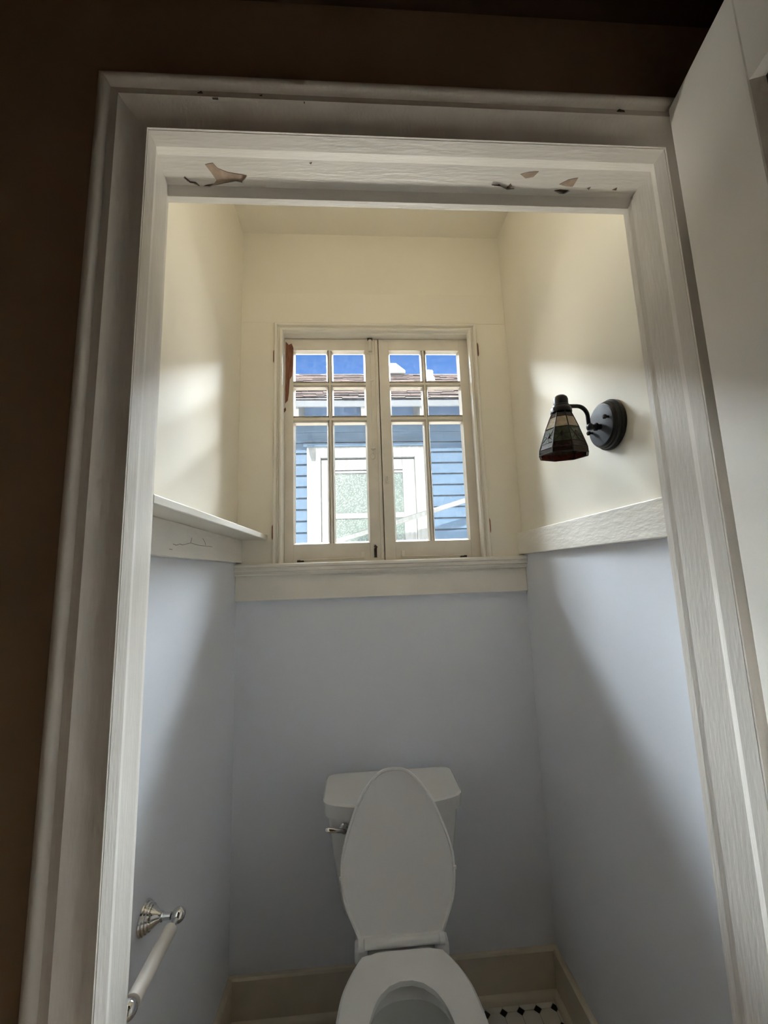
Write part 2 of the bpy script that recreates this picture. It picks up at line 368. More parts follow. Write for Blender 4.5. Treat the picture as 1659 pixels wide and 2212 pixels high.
# paint chips on the underside of the head jamb and dark specks on the head casing
def chip(px, plane, v, parent, material='oldpaint', th=0.0006, axis=(0, 0, -1)):
    pts = [at(x, y, plane, v) for x, y in px]
    MB().prism(pts, Vector(axis)*th).build('paint_chip', material, parent)
zh = OZ+0.0080
chip([(443, 355), (460, 352), (470, 363), (492, 372), (533, 379), (523, 391), (510, 388), (480, 393), (462, 397), (468, 389), (455, 371)], 'z', zh, headjamb)
chip([(398, 381), (411, 392), (423, 393), (434, 404), (446, 399), (462, 397), (450, 403), (437, 407), (428, 400), (416, 395), (404, 391)], 'z', zh, headjamb, 'chipdark')
chip([(1124, 376), (1143, 371), (1164, 370), (1152, 382), (1135, 385)], 'z', zh, headjamb)
chip([(1208, 398), (1228, 388), (1249, 384), (1237, 403), (1222, 402)], 'z', zh, headjamb)
chip([(1094, 407), (1103, 396), (1106, 402)], 'z', zh, headjamb, 'chipdark')
chip([(1197, 411), (1210, 409), (1228, 411), (1218, 416), (1206, 413)], 'z', zh, headjamb, 'chipdark')
# curled white flakes along the lower rim of the chips
def flake(px, parent):
    pts = [at(x, y, 'z', zh) for x, y in px]
    n = len(pts); low = [p+Vector((0, -0.002, -0.003)) for p in pts]
    mb = MB(); mb.v = pts+low; mb.f = [[i, i+1, n+i+1, n+i] for i in range(n-1)]
    th = [p+Vector((0, 0.0008, 0)) for p in pts+low]; k = len(mb.v); mb.v += th; mb.f += [[k+i, k+n+i, k+n+i+1, k+i+1] for i in range(n-1)]
    mb.build('paint_flake', 'head', parent)
flake([(398, 383), (411, 394), (423, 395), (434, 406), (450, 404), (464, 399), (482, 395), (510, 390), (523, 393), (533, 381)], headjamb)
for px in ([(1322, 410), (1333, 405), (1331, 411)], [(1268, 407), (1276, 404), (1272, 410)], [(668, 352), (674, 350), (672, 355)], [(1067, 401), (1079, 398), (1082, 402)]):
    chip(px, 'z', zh, headjamb, 'chipdark')
flake([(1197, 412), (1206, 416), (1218, 418), (1230, 412)], headjamb)
flake([(1062, 399), (1080, 401), (1094, 408), (1110, 407)], headjamb)
for px in ([(427, 203), (436, 199), (441, 208), (433, 213)], [(455, 209), (464, 213), (476, 211), (470, 216), (460, 215)], [(560, 209), (567, 207), (566, 213)], [(655, 220), (659, 218), (658, 225)], [(1330, 243), (1336, 238), (1347, 241), (1349, 246), (1338, 248)]):
    chip(px, 'y', YH-0.0225, headcas, 'chipdark', th=0.002, axis=(0, -1, 0))

# picture-rail bands and shelf
o = MB().box(XL, XL+0.019, YI, D, RZ0, RZ1).build('trim_3', 'rail', bevel=0.002); struct(o, 'crackled white rail board below the shelf on the left wall')
o = MB().box(XR-0.019, XR, YI, D, RZ0, RZ1).build('trim_4', 'rail', bevel=0.002); struct(o, 'crackled white rail board on the right wall below the lamp')
# cracks in the paint of the left rail
lr = bpy.data.objects['trim_3']
for px in ([(374, 1175), (381, 1178), (389, 1175), (394, 1177), (412, 1173), (414, 1162)], [(412, 1173), (430, 1178), (458, 1181)], [(438, 1163), (443, 1172), (444, 1178)], [(366, 1186), (372, 1187)]):
    MB().tube([at(x, y, 'x', XL+0.0192) for x, y in px], 0.0007, 5).build('paint_crack', 'oldpaint', lr)
o_sh = MB().prism([(XL, YI, RZ1), (XL+0.083, YI, RZ1), (XL+0.108, D-0.009, RZ1), (XL, D-0.009, RZ1)], (0, 0, 0.018)).build('wall_shelf', 'trim', bevel=0.0025)
o_sh['label'] = 'narrow white wall shelf running along the left wall'; o_sh['category'] = 'shelf'

# ------------------------------------------------------------------ window trim: wide flat boards, mouldings, stool, apron
tw = sempty('trim_5', (0.09, D, 1.38), 'flat cream boards around the window')
MB().box(XL, XR, D-0.008, D, 2.300, 2.427).build('head_board', 'cream', tw, bevel=0.0015)
MB().box(XL, -0.290, D-0.0075, D, 1.376, 2.300).build('side_board', 'cream', tw, bevel=0.001)
MB().box(0.478, XR, D-0.0075, D, 1.376, 2.300).build('side_board', 'cream', tw, bevel=0.001)
def bead(o0, o1, y, h, n=6): return [((o0+o1)/2-(o1-o0)/2*math.cos(math.pi*k/n), y-h*math.sin(math.pi*k/n)) for k in range(n+1)]
prof = [(0.0, D+0.004)]+bead(0.001, 0.013, D-0.013, 0.007)+bead(0.0145, 0.019, D-0.010, 0.003, 4)+bead(0.021, 0.034, D-0.013, 0.008)+[(0.0345, D+0.004)]
wm, _h = uframe('trim_6', -0.266, 0.453, 2.263, 1.377, prof, 'trim', 'trim', 'beaded white moulding framing the window', ('side_moulding', 'head_moulding'), smooth=True)
# inner window frame (reveal)
YS = D+0.030                     # room face of the sashes
SX0, SX1 = at(617, 900, 'y', YS).x-0.004, at(1017, 900, 'y', YS).x+0.004
SZ1 = at(810, 733, 'y', YS).z; SZ0 = 1.379
prof = [(0.0, D-0.003), (0.0, YS+0.055), (0.05, YS+0.055), (0.05, D+0.012), (0.02, D-0.003)]
wf, _h = uframe('trim_7', SX0-0.002, SX1+0.002, SZ1+0.002, 1.377, prof, 'trim', 'trim', 'inner frame the two window sashes close into', ('side_frame', 'head_frame'), bev=0.001)
# stool with grooved nose
nose = [(D+0.10, 1.378), (D-0.030, 1.378), (D-0.036, 1.374), (D-0.036, 1.366), (D-0.031, 1.364), (D-0.031, 1.360), (D-0.034, 1.358), (D-0.034, 1.352), (D-0.028, 1.350), (D-0.028, 1.346), (D-0.030, 1.344), (D-0.026, 1.337), (D+0.10, 1.337)]
st = MB().loft([[(XL, y, z) for y, z in nose], [(XR, y, z) for y, z in nose]]).build('trim_8', 'trim', bevel=0.0008); struct(st, 'window sill with a grooved front edge')
MB().box(XL, XR, D-0.016, D, 1.252, 1.338).build('apron', 'trim', st, bevel=0.002)
MB().box(WX0+0.01, WX1-0.01, D+0.08, YO+0.05, 1.33, 1.372).build('outer_sill', 'extwhite', st)

# ------------------------------------------------------------------ the window: two sashes of six panes
win = sempty('window_1', (0.09, D, 1.378), 'white casement window of two six-pane sashes')
XM = at(816, 733, 'y', YS).x
def zat(x, y): return at(x, y, 'y', YS).z
def xat(x, y): return at(x, y, 'y', YS).x
rows = [(zat(812, 757), zat(812, 823)), (zat(812, 835), zat(812, 897)), (zat(812, 911), zat(818, 1171))]
TH = 0.034
pane_src = {}
def sash(x0, x1, cols):
    xs0, xs1 = cols[0][0], cols[-1][1]
    zt, zb = rows[0][0], rows[-1][1]
    b = MB()
    b.box(x0, xs0, YS, YS+TH, SZ0, SZ1); b.box(xs1, x1, YS, YS+TH, SZ0, SZ1)
    b.box(xs0, xs1, YS+0.0006, YS+TH, zt, SZ1); b.box(xs0, xs1, YS+0.0006, YS+TH, SZ0, zb)
    s = b.build('sash', 'sash', win, bevel=0.0012)
    # muntins with bevelled sight edges
    def muntin(p, q, vertical, w):
        wv = w/2
        if vertical: sec = [(-wv, YS+0.012), (-wv*0.35, YS+0.001), (wv*0.35, YS+0.001), (wv, YS+0.012), (wv, YS+0.03), (-wv, YS+0.03)]; r0 = [(p[0]+a, y, p[1]) for a, y in sec]; r1 = [(q[0]+a, y, q[1]) for a, y in sec]
        else: sec = [(-wv, YS+0.0125), (-wv*0.35, YS+0.0015), (wv*0.35, YS+0.0015), (wv, YS+0.0125), (wv, YS+0.0295), (-wv, YS+0.0295)]; r0 = [(p[0], y, p[1]+a) for a, y in sec]; r1 = [(q[0], y, q[1]+a) for a, y in sec]
        MB().loft([r0, r1]).build('muntin', 'sash', s, bevel=0.0008)
    xm = (cols[0][1]+cols[1][0])/2
    muntin((xm, zb), (xm, zt), True, cols[1][0]-cols[0][1])
    for a, c in ((0, 1), (1, 2)):
        zm = (rows[a][1]+rows[c][0])/2; muntin((xs0, zm), (xs1, zm), False, rows[a][1]-rows[c][0])
    for (cx0, cx1) in cols:
        for (z1, z0) in rows:
            # glazing bead sloping to the glass, and the pane itself
            g = MB(); e = 0.006
            for (ax, bx, az, bz) in ((cx0, cx0+e, z0, z1), (cx1-e, cx1, z0, z1)):
                k = 1 if ax == cx0 else -1; xx = cx0 if k == 1 else cx1
                g.loft([[(xx, YS+0.004, z0), (xx+k*e, YS+0.019, z0+e*0.0), (xx, YS+0.019, z0)], [(xx, YS+0.004, z1), (xx+k*e, YS+0.019, z1), (xx, YS+0.019, z1)]])
            for zz, k in ((z0, 1), (z1, -1)):
                g.loft([[(cx0, YS+0.004, zz), (cx0, YS+0.019, zz+k*e), (cx0, YS+0.019, zz)], [(cx1, YS+0.004, zz), (cx1, YS+0.019, zz+k*e), (cx1, YS+0.019, zz)]])
            g.build('glazing_bead', 'sash', s)
            MB().box(cx0-0.001, cx1+0.001, YS+0.0195, YS+0.0220, z0-0.001, z1+0.001).build('pane', 'glass', s)
    return s
cl = [(xat(635, 757)-0.002, xat(707, 757)), (xat(716, 757), xat(788, 757))]
cr = [(xat(839, 757), xat(909.5, 757)), (xat(918, 757), xat(989, 757)+0.002)]
sl = sash(SX0, XM-0.0015, cl); sl['label'] = 'left sash, bare brown wood on its outer stile'
sr = sash(XM+0.0015, SX1, cr); sr['label'] = 'right sash with a small ring pull'
# astragal strip on the left sash; strip added behind keeps light out of the gap
MB().box(XM-0.014, XM-0.004, YS-0.006, YS, SZ0+0.005, SZ1-0.004).build('meeting_strip', 'sash', sl, bevel=0.0015)
MB().box(XM-0.012, XM+0.012, YS+TH-0.002, YS+TH+0.008, SZ0, SZ1).build('gap_light_stop', 'sash', sl)
# bare wood patch on the left stile
bare = [(617, 738), (624, 745), (630, 742), (634, 752), (633, 790), (631, 812), (626, 820), (624, 850), (622, 865), (616, 872)]
MB().prism([at(x, y, 'y', YS) for x, y in bare], (0, -0.0006, 0)).build('bare_wood_patch', 'barewood', sl)
MB().prism([at(x, y, 'y', YS) for x, y in [(613, 884), (617, 880), (618, 886), (614, 892)]], (0, -0.0006, 0)).build('bare_wood_patch', 'barewood', sl)
# top bolt, chain and ring
xb, zb0 = xat(799, 745), zat(799, 735)
MB().box(xb-0.014, xb+0.014, YS-0.003, YS, zat(799, 765), zb0-0.004).build('bolt_plate', 'sash', sl, bevel=0.001)
tb = MB().tube([(xb, YS-0.008, zat(799, 762)), (xb, YS-0.008, zb0-0.006)], 0.008, 12).build('top_bolt', 'sash', sl, smooth=True)
MB().box(xb-0.010, xb+0.010, YS-0.009, YS+0.004, zb0-0.004, zb0+0.004).build('bolt_keeper', 'rust', sl)
ch = MB(); z = zat(800, 766); zend = zat(805, 975); k = 0
while z > zend:
    x = xb+(xat(806, 975)-xb)*(zat(800, 766)-z)/(zat(800, 766)-zend)
    ch.lathe([(0.0002, -0.0021), (0.0017, -0.001), (0.0017, 0.001), (0.0002, 0.0021)], (x+(0.0006 if k % 2 else -0.0006), YS-0.0045, z), (0, 0, 1), 6)
    z -= 0.0048; k += 1
ch.build('pull_chain', 'trim', sl, smooth=True)
xr_ = xat(806, 985); zr_ = zat(806, 985)
MB().tube([(xr_+0.007*math.cos(t*math.pi/10), YS-0.003, zr_+0.013*math.sin(t*math.pi/10)) for t in range(21)], 0.0016, 6).build('pull_ring', 'trim', sl, smooth=True)
MB().tube([(xr_-0.008, YS-0.004, zr_+0.028), (xr_+0.010, YS-0.004, zr_+0.030)], 0.003, 8).build('chain_clip', 'trim', sl, smooth=True)
zc_ = zat(803, 823); MB().tube([(xat(803, 823)-0.007, YS-0.004, zc_), (xat(803, 823)+0.007, YS-0.004, zc_)], 0.0026, 8).build('chain_clip', 'trim', sl, smooth=True)
# ring pull on right sash, bottom bolt, casement stays
xq, zq = xat(836, 1036), zat(836, 1036)
MB().box(xq-0.008, xq+0.008, YS-0.002, YS, zq-0.018, zq+0.018).build('pull_plate', 'sash', sr, bevel=0.0008)
MB().tube([(xq+0.005*math.cos(t*math.pi/8), YS-0.006-0.002*math.sin(t*math.pi/8), zq+0.012*math.sin(t*math.pi/8)) for t in range(17)], 0.0024, 8).build('ring_pull', 'trim', sr, smooth=True)
xk, zk = xat(811, 1190), zat(811, 1190)
MB().box(xk-0.010, xk+0.010, YS-0.003, YS, zk-0.026, zk+0.026).build('bottom_bolt_plate', 'sash', sl, bevel=0.001)
MB().tube([(xk, YS-0.007, zk-0.024), (xk, YS-0.007, zk+0.008), (xk+0.004, YS-0.009, zk+0.014), (xk-0.003, YS-0.011, zk+0.018)], [0.005, 0.005, 0.004, 0.005], 8).build('bottom_bolt', 'rust', sl, smooth=True)
def stay(par, xa, xb_, xbr):
    zz = SZ0+0.010
    MB().tube([(xa, YS-0.010, zz-0.002), (xb_, YS-0.010, zz+0.002)], 0.0032, 8).build('casement_stay', 'sash', par, smooth=True)
    MB().box(xa-0.012, xa+0.012, YS-0.013, YS-0.002, zz-0.008, zz-0.001).build('stay_pivot', 'rust', par, bevel=0.001)
    MB().box(xbr-0.006, xbr+0.006, YS-0.004, YS, zz+0.000, zz+0.024).build('stay_bracket', 'trim', par, bevel=0.001)
stay(sl, xat(650, 1208), xat(785, 1203), xat(784, 1198)); stay(sr, xat(1000, 1198), xat(868, 1201), xat(871, 1196))
# hinge knuckles set in the mouldings
for px, py in ((592, 770), (589, 1150), (1032, 755), (1058, 1135)):
    p = at(px, py, 'y', D-0.016)
    MB().tube([p+Vector((0, 0, -0.028)), p+Vector((0, 0, -0.020)), p+Vector((0, 0, 0.020)), p+Vector((0, 0, 0.028))], [0.001, 0.0035, 0.0035, 0.001], 8).build('hinge', 'barewood', wm, smooth=True)

# ------------------------------------------------------------------ toilet
TX = 0.086
tl = thing('toilet', (TX, 1.2, 0), 'white porcelain toilet with raised seat cover under the window', 'toilet')
def rrect(cx, cy, hx, hy, z, bow=0.0, n=40, p=6.0, bowp=2.0):
    out = []
    for i in range(n):
        t = 2*math.pi*i/n; c, s_ = math.cos(t), math.sin(t)
        k = (abs(c)**p+abs(s_)**p)**(-1/p); x, y = c*k, s_*k
        yy = cy+hy*y
        if y < 0: yy -= bow*(1-abs(x)**bowp)*(-y)
        out.append((cx+hx*x, yy, z))
    return out
TY1, TY0 = D-0.028, 1.285          # tank back, tank front corners
def tring(z, hx, front, bow, ins=0.0): return rrect(TX, (TY1+front)/2, hx-ins, (TY1-front)/2-ins, z, bow, n=72, p=11.0)
MB().loft([tring(0.365, 0.150, 1.315, 0.018, 0.02), tring(0.375, 0.150, 1.315, 0.018), tring(0.50, 0.172, 1.298, 0.024), tring(0.648, 0.192, 1.288, 0.028)]).build('tank', 'porcelain', tl, smooth=True)
MB().loft([tring(0.648, 0.198, 1.282, 0.034, 0.003), tring(0.651, 0.200, 1.278, 0.036), tring(0.6885, 0.203, 1.274, 0.038), tring(0.6935, 0.203, 1.274, 0.038, 0.0045)]).build('tank_lid', 'porcelain', tl, smooth=True)
lv = MB().lathe([(0.004, 0), (0.013, 0.002), (0.014, 0.008), (0.009, 0.012), (0.007, 0.022), (0.002, 0.024)], (-0.056, 1.280, 0.624), (0, -1, 0), 16).build('flush_lever', 'chrome', tl, smooth=True)
MB().tube([(-0.056, 1.262, 0.624), (-0.075, 1.256, 0.629), (-0.100, 1.255, 0.633), (-0.107, 1.256, 0.634)], [0.006, 0.006, 0.0075, 0.004], 10).build('lever_arm', 'chrome', lv, smooth=True)
# egg outline of seat and bowl: y back = yb, front = yf
def egg(hw, yb, yf, z, n=48, sq=2.6, ycen=None, cx=TX):
    yc = ycen if ycen is not None else yb-(yb-yf)*0.45
    out = []
    for i in range(n):
        t = 2*math.pi*i/n; c, s_ = math.cos(t), math.sin(t)
        if s_ >= 0:
            k = (abs(c)**sq+abs(s_)**sq)**(-1/sq); x, y = c*k, yc+(yb-yc)*s_*k
        else: x, y = c, yc+(yc-yf)*s_
        out.append((cx+hw*x, y, z))
    return out
# bowl: outer skirt up to rim, over the rim, down inside
MB().loft([egg(0.095, 1.36, 0.80, 0.0), egg(0.100, 1.36, 0.79, 0.02), egg(0.088, 1.35, 0.80, 0.12), egg(0.105, 1.36, 0.74, 0.24), egg(0.135, 1.30, 0.665, 0.34, sq=1.9, ycen=0.93), egg(0.148, 1.26, 0.645, 0.385, sq=1.8, ycen=0.93), egg(0.146, 1.255, 0.648, 0.40, sq=1.8, ycen=0.93),
           egg(0.112, 1.075, 0.69, 0.402), egg(0.105, 1.06, 0.70, 0.385), egg(0.110, 1.07, 0.695, 0.34), egg(0.085, 1.03, 0.75, 0.24), egg(0.050, 0.98, 0.83, 0.19), egg(0.02, 0.94, 0.88, 0.18)]).build('bowl', 'porcelain', tl, smooth=True)
MB().loft([egg(0.075, 1.012, 0.775, 0.226), egg(0.075, 1.012, 0.775, 0.228)]).build('bowl_water', 'water', tl)
MB().loft([rrect(TX, 1.30, 0.100, 0.125, 0.20, p=5), rrect(TX, 1.29, 0.112, 0.155, 0.32, p=5), rrect(TX, 1.285, 0.115, 0.160, 0.385, p=5), rrect(TX, 1.285, 0.110, 0.155, 0.398, p=5)]).build('tank_deck', 'porcelain', tl, smooth=True)
def inset(poly, d):
    n = len(poly); out = []
    for k in range(n):
        ax_, ay_ = poly[(k-1) % n]; bx_, by_ = poly[(k+1) % n]; tx, ty = bx_-ax_, by_-ay_; l_ = math.hypot(tx, ty) or 1.0
        out.append((poly[k][0]-ty/l_*d, poly[k][1]+tx/l_*d))
    return out
# seat ring
SZ = 0.412
def seat_out(z, ins=0.0):
    pts = [(0.098, 1.123), (0.120, 1.09), (0.141, 1.045), (0.151, 1.00), (0.156, 0.945), (0.153, 0.88), (0.143, 0.81), (0.122, 0.745), (0.088, 0.695), (0.046, 0.668)]
    full = spline(pts+[(0.0, 0.660)]+[(-x, y) for x, y in reversed(pts)], 4)+[(-0.06, 1.132), (-0.02, 1.132), (0.02, 1.132), (0.06, 1.132)]
    full = inset(full, -ins)
    return [(TX+x, y, z) for x, y in full]
def seat_in(z, ins=0.0):
    o = seat_out(z); n = len(o); res = []
    cy = 0.900
    for (x, y, _) in o:
        a = math.atan2(y-cy, x-TX); c, s_ = math.cos(a), math.sin(a)
        rx, ry = 0.093-ins, (0.157-ins if s_ > 0 else 0.175-ins)
        k = (abs(c/rx)**2.3+abs(s_/ry)**2.3)**(-1/2.3)
        res.append((TX+c*k, cy+s_*k, z))
    return res
MB().loft([seat_out(SZ, 0.004), seat_out(SZ+0.004), seat_out(SZ+0.013), seat_out(SZ+0.018, 0.006), seat_in(SZ+0.017, -0.006), seat_in(SZ+0.013), seat_in(SZ+0.002), seat_in(SZ, -0.003)], closed=True).build('seat', 'seat', tl, smooth=True)
# raised cover: built in its own plane, u across, w along its length
H0 = Vector((TX, 1.152, 0.436)); H1 = Vector((TX, 1.243, 0.788)); AX = (H1-H0).normalized(); LEN = (H1-H0).length; NRM = Vector((0, -AX.z, AX.y))
cov_pts = [(0.104, 0.0), (0.120, 0.03), (0.139, 0.068), (0.1485, 0.11), (0.1505, 0.140), (0.149, 0.165), (0.141, 0.198), (0.130, 0.228), (0.114, 0.266), (0.099, 0.295), (0.080, 0.321), (0.058, 0.343), (0.033, LEN-0.0045)]
_half = cov_pts+[(0.0, LEN)]; _full = spline(_half+[(-x, y) for x, y in reversed(cov_pts)], 4)
def cover(d, ins): return [H0+Vector((x, 0, 0))+AX*y+NRM*d for x, y in inset(_full, ins)]
cv = MB().loft([cover(-0.010, 0.006), cover(-0.004, 0.0), cover(0.005, 0.0), cover(0.008, 0.0015), cover(0.008, 0.0055), cover(0.003, 0.0075), cover(0.002, 0.010)]).build('seat_cover', 'seat', tl, smooth=True)
for x, y in ((-0.098, 0.292), (0.098, 0.292), (-0.1505, 0.128), (0.1505, 0.132)):
    sgn = 1 if x > 0 else -1; big = y > 0.25
    dirn = Vector((-sgn*0.5, 0, 0))+AX*0.85 if big else AX.copy()
    dirn.normalize(); p = H0+Vector((x*0.985, 0, 0))+AX*y+NRM*0.008; hl = 0.015 if big else 0.004
    MB().tube([p-dirn*hl, p-dirn*hl*0.7, p+dirn*hl*0.7, p+dirn*hl], [0.002, 0.005, 0.005, 0.002], 8).build('bumper', 'seat', cv, smooth=True)
# hinge barrel between two ears
hz = SZ+0.022
MB().tube([(TX-0.092, 1.143, hz), (TX+0.092, 1.143, hz)], 0.0100, 16).build('hinge_barrel', 'seat', tl, smooth=True)
for sx in (-1, 1):
    MB().tube([(TX+sx*0.092, 1.143, hz), (TX+sx*0.094, 1.143, hz), (TX+sx*0.106, 1.143, hz), (TX+sx*0.108, 1.143, hz)], [0.009, 0.0125, 0.0125, 0.009], 16).build('hinge_ear', 'seat', tl, smooth=True)
    MB().box(TX+sx*0.1-0.016, TX+sx*0.1+0.016, 1.135, 1.170, 0.399, hz-0.006).build('hinge_post', 'seat', tl, bevel=0.004)

# ------------------------------------------------------------------ toilet paper holder on the left wall
TZ = 0.694; TYF, TYN, TXB = 0.915, 0.742, -0.362
tp = thing('paper_holder', (XL, (TYF+TYN)/2, TZ), 'chrome toilet paper holder with an empty roller on the left wall', 'paper holder')
for yy in (TYF, TYN):
    MB().lathe([(0.027, 0.0), (0.0285, 0.002), (0.027, 0.0045), (0.0245, 0.005), (0.0255, 0.007), (0.024, 0.0095), (0.0215, 0.010), (0.0225, 0.012), (0.021, 0.0145), (0.018, 0.0155), (0.016, 0.020), (0.010, 0.027), (0.0075, 0.032), (0.0085, 0.034), (0.0065, 0.036), (0.006, 0.050)], (XL, yy, TZ), (1, 0, 0), 28).build('post', 'chrome', tp, smooth=True)
    bp = [(0.0003, -0.0135)]+[(0.013*math.sin(math.pi*k/12), -0.0135*math.cos(math.pi*k/12)) for k in range(1, 12)]+[(0.0003, 0.0135)]
    MB().lathe(bp, (TXB, yy, TZ), (0, 1, 0), 20).build('end_ball', 'chrome', tp, smooth=True)
MB().tube([(TXB, TYN+0.004, TZ), (TXB, TYF-0.004, TZ)], 0.0055, 12).build('spindle', 'chrome', tp, smooth=True)
MB().tube([(TXB, TYN+0.010, TZ), (TXB, TYN+0.012, TZ), (TXB, TYF-0.033, TZ), (TXB, TYF-0.031, TZ)], [0.008, 0.0118, 0.0118, 0.008], 18).build('roller', 'roller', tp, smooth=True)

# ------------------------------------------------------------------ wall lamp with stained glass shade
LY, LZ = 0.892, 1.664
lamp = thing('wall_lamp', (XR, LY, LZ), 'dark bronze wall lamp with a stained glass shade above the right rail', 'wall lamp')
MB().lathe([(0.058, 0.0), (0.060, 0.003), (0.060, 0.008), (0.056, 0.010), (0.057, 0.012), (0.056, 0.016), (0.053, 0.018), (0.0535, 0.021), (0.0515, 0.0245), (0.049, 0.0255)], (XR, LY, LZ), (-1, 0, 0), 40).build('back_plate', 'bronze', lamp, smooth=True)
MB().lathe([(0.0485, 0.0250), (0.0485, 0.0262), (0.047, 0.0268)], (XR, LY, LZ), (-1, 0, 0), 40).build('plate_face', 'bronze_face', lamp, smooth=True)
for dy, dz in ((-0.034, 0.008), (0.034, -0.008)):
    MB().lathe([(0.003, 0), (0.003, 0.007), (0.0055, 0.008), (0.0055, 0.012), (0.003, 0.014)], (XR-0.0265, LY+dy, LZ+dz), (-1, 0, 0), 10).build('plate_screw', 'bronze', lamp, smooth=True)
MB().lathe([(0.007, 0), (0.007, 0.008), (0.010, 0.010), (0.010, 0.014), (0.0065, 0.016), (0.0065, 0.022), (0.009, 0.024), (0.009, 0.030), (0.004, 0.033)], (XR-0.0265, LY, LZ-0.004), (-1, 0, 0), 14).build('arm_socket', 'bronze', lamp, smooth=True)
CX, CZ = 0.492, 1.738            # shade axis and cap top
ax0 = XR-0.054
arm = [(ax0, LY, LZ-0.004), (ax0-0.001, LY, LZ+0.010), (ax0-0.001, LY, LZ+0.022)]
for k in range(1, 9):
    t = k/8*math.pi/2; arm.append((ax0-0.001-0.024*(1-math.cos(t)), LY, LZ+0.022+0.026*math.sin(t)))
arm.append((CX+0.008, LY, LZ+0.048))
MB().tube(arm, 0.0048, 12).build('arm', 'bronze', lamp, smooth=True)
TILT = Vector((-0.02, 0.05, -1)).normalized(); TOP = Vector((CX, LY, CZ))
MB().lathe([(0.002, -0.001), (0.010, 0.0), (0.0145, 0.004), (0.0165, 0.010), (0.0165, 0.022), (0.0185, 0.024), (0.019, 0.028), (0.022, 0.030), (0.024, 0.036), (0.024, 0.042), (0.021, 0.043)], TOP, TILT, 28).build('shade_cap', 'bronze', lamp, smooth=True)
e1 = TILT.cross(Vector((0, 1, 0))).normalized(); e2 = TILT.cross(e1)
A0 = math.atan2((-Vector((CX, LY, 0))).dot(e2), (-Vector((CX, LY, 0))).dot(e1))   # one panel faces into the doorway
SH = [(0.0205, 0.040), (0.0275, 0.056), (0.0385, 0.084), (0.0395, 0.088), (0.0505, 0.120), (0.0550, 0.134), (0.0560, 0.146)]
def sp(r_, h, a): return TOP+TILT*h+(e1*math.cos(a)+e2*math.sin(a))*r_
shade = MB(); NP = 8
for k in range(NP):
    a = A0+(k+0.5)*2*math.pi/NP
    shade.tube([sp(r_, h, a) for r_, h in SH], 0.0013, 6)
for (r_, h) in (SH[1], SH[2], SH[4], SH[5], SH[6]):
    pts = [sp(r_, h, A0+(k+0.5)*2*math.pi/NP) for k in range(NP+1)]
    for k in range(NP): shade.tube([pts[k], pts[k+1]], 0.0011 if h < 0.14 else 0.0016, 6)
# crossed leads in the green band
def panel_pt(k, row_t, u):
    """point on panel k: row_t = (i, j, t) between profile stations, u in -1..1 across"""
    i, j, t = row_t
    r_ = SH[i][0]*(1-t)+SH[j][0]*t; h = SH[i][1]*(1-t)+SH[j][1]*t
    p0 = sp(r_, h, A0+(k-0.5)*2*math.pi/NP); p1 = sp(r_, h, A0+(k+0.5)*2*math.pi/NP)
    return p0.lerp(p1, (u+1)/2)
for k in range(NP):
    q = lambda t, u: panel_pt(k, (2, 4, t), u)
    for a, b_ in (((0.0, -1), (1.0, 0.25)), ((0.0, 1), (1.0, -0.25)), ((0.5, -1), (0.5, -0.22)), ((0.5, 0.22), (0.5, 1)), ((1.0, -1), (0.55, -0.15)), ((1.0, 1), (0.55, 0.15))):
        shade.tube([q(*a), q(*b_)], 0.0009, 5)
sh = shade.build('shade', 'lead', lamp, smooth=True); sh['label'] = 'eight-sided stained glass shade in dark leading'
def pane_piece(name, quad, material):
    ctr = sum(quad, Vector())/len(quad); axp = TOP+TILT*((ctr-TOP).dot(TILT)); n = (axp-ctr).normalized()
    MB().prism([p.lerp(ctr, 0.015) for p in quad], n*0.0014).build(name, material, sh)
for k in range(NP):
    for i, mname, nm in ((0, 'sg_brown', 'brown_pane'), (1, 'sg_cream', 'cream_pane'), (2, 'sg_green', 'green_pane'), (4, 'sg_brown', 'brown_pane'), (5, 'sg_brown', 'rim_pane')):
        j = {0: 1, 1: 2, 2: 4, 4: 5, 5: 6}[i]
        pane_piece(nm, [panel_pt(k, (i, j, 0), -1), panel_pt(k, (i, j, 0), 1), panel_pt(k, (i, j, 1), 1), panel_pt(k, (i, j, 1), -1)], M and mname)
    dm = [panel_pt(k, (2, 4, t), u) for t, u in ((0.28, 0), (0.5, 0.26), (0.72, 0), (0.5, -0.26))]
    ctr = sum(dm, Vector())/4; out = (ctr-(TOP+TILT*((ctr-TOP).dot(TILT)))).normalized()
    MB().prism([p+out*0.0002 for p in dm], out*0.0012).build('diamond_pane', 'sg_brown', sh)
for k in range(NP):       # amber glass lining seen from below
    qd = [panel_pt(k, (5, 6, 0), -1), panel_pt(k, (5, 6, 0), 1), panel_pt(k, (5, 6, 1), 1), panel_pt(k, (5, 6, 1), -1)]
    ctr = sum(qd, Vector())/4; inn = ((TOP+TILT*((ctr-TOP).dot(TILT)))-ctr).normalized()
    MB().prism([p+inn*0.0018 for p in qd], inn*0.0012).build('amber_pane', 'sg_red', sh)
MB().lathe([(0.0003, 0.052), (0.010, 0.054), (0.013, 0.060), (0.017, 0.078), (0.0175, 0.088), (0.013, 0.100), (0.0003, 0.106)], TOP, TILT, 16).build('bulb', 'trim', lamp, smooth=True)

# ------------------------------------------------------------------ the open door on the right
HP = Vector((0.5455, 0.5525, 0.0)); DZ1 = 2.098
ed = Vector((-0.19, -0.98, 0)).normalized(); nd = Vector((-ed.y, ed.x, 0))   # along the leaf, and towards the back of the leaf
if nd.x < 0: nd = -nd
dr = sempty('door_1', (HP.x, HP.y, 0.01), 'off-white door standing open on the right')
def dpt(a, d, z): return HP+ed*a+nd*d+Vector((0, 0, z))
DW = 0.86
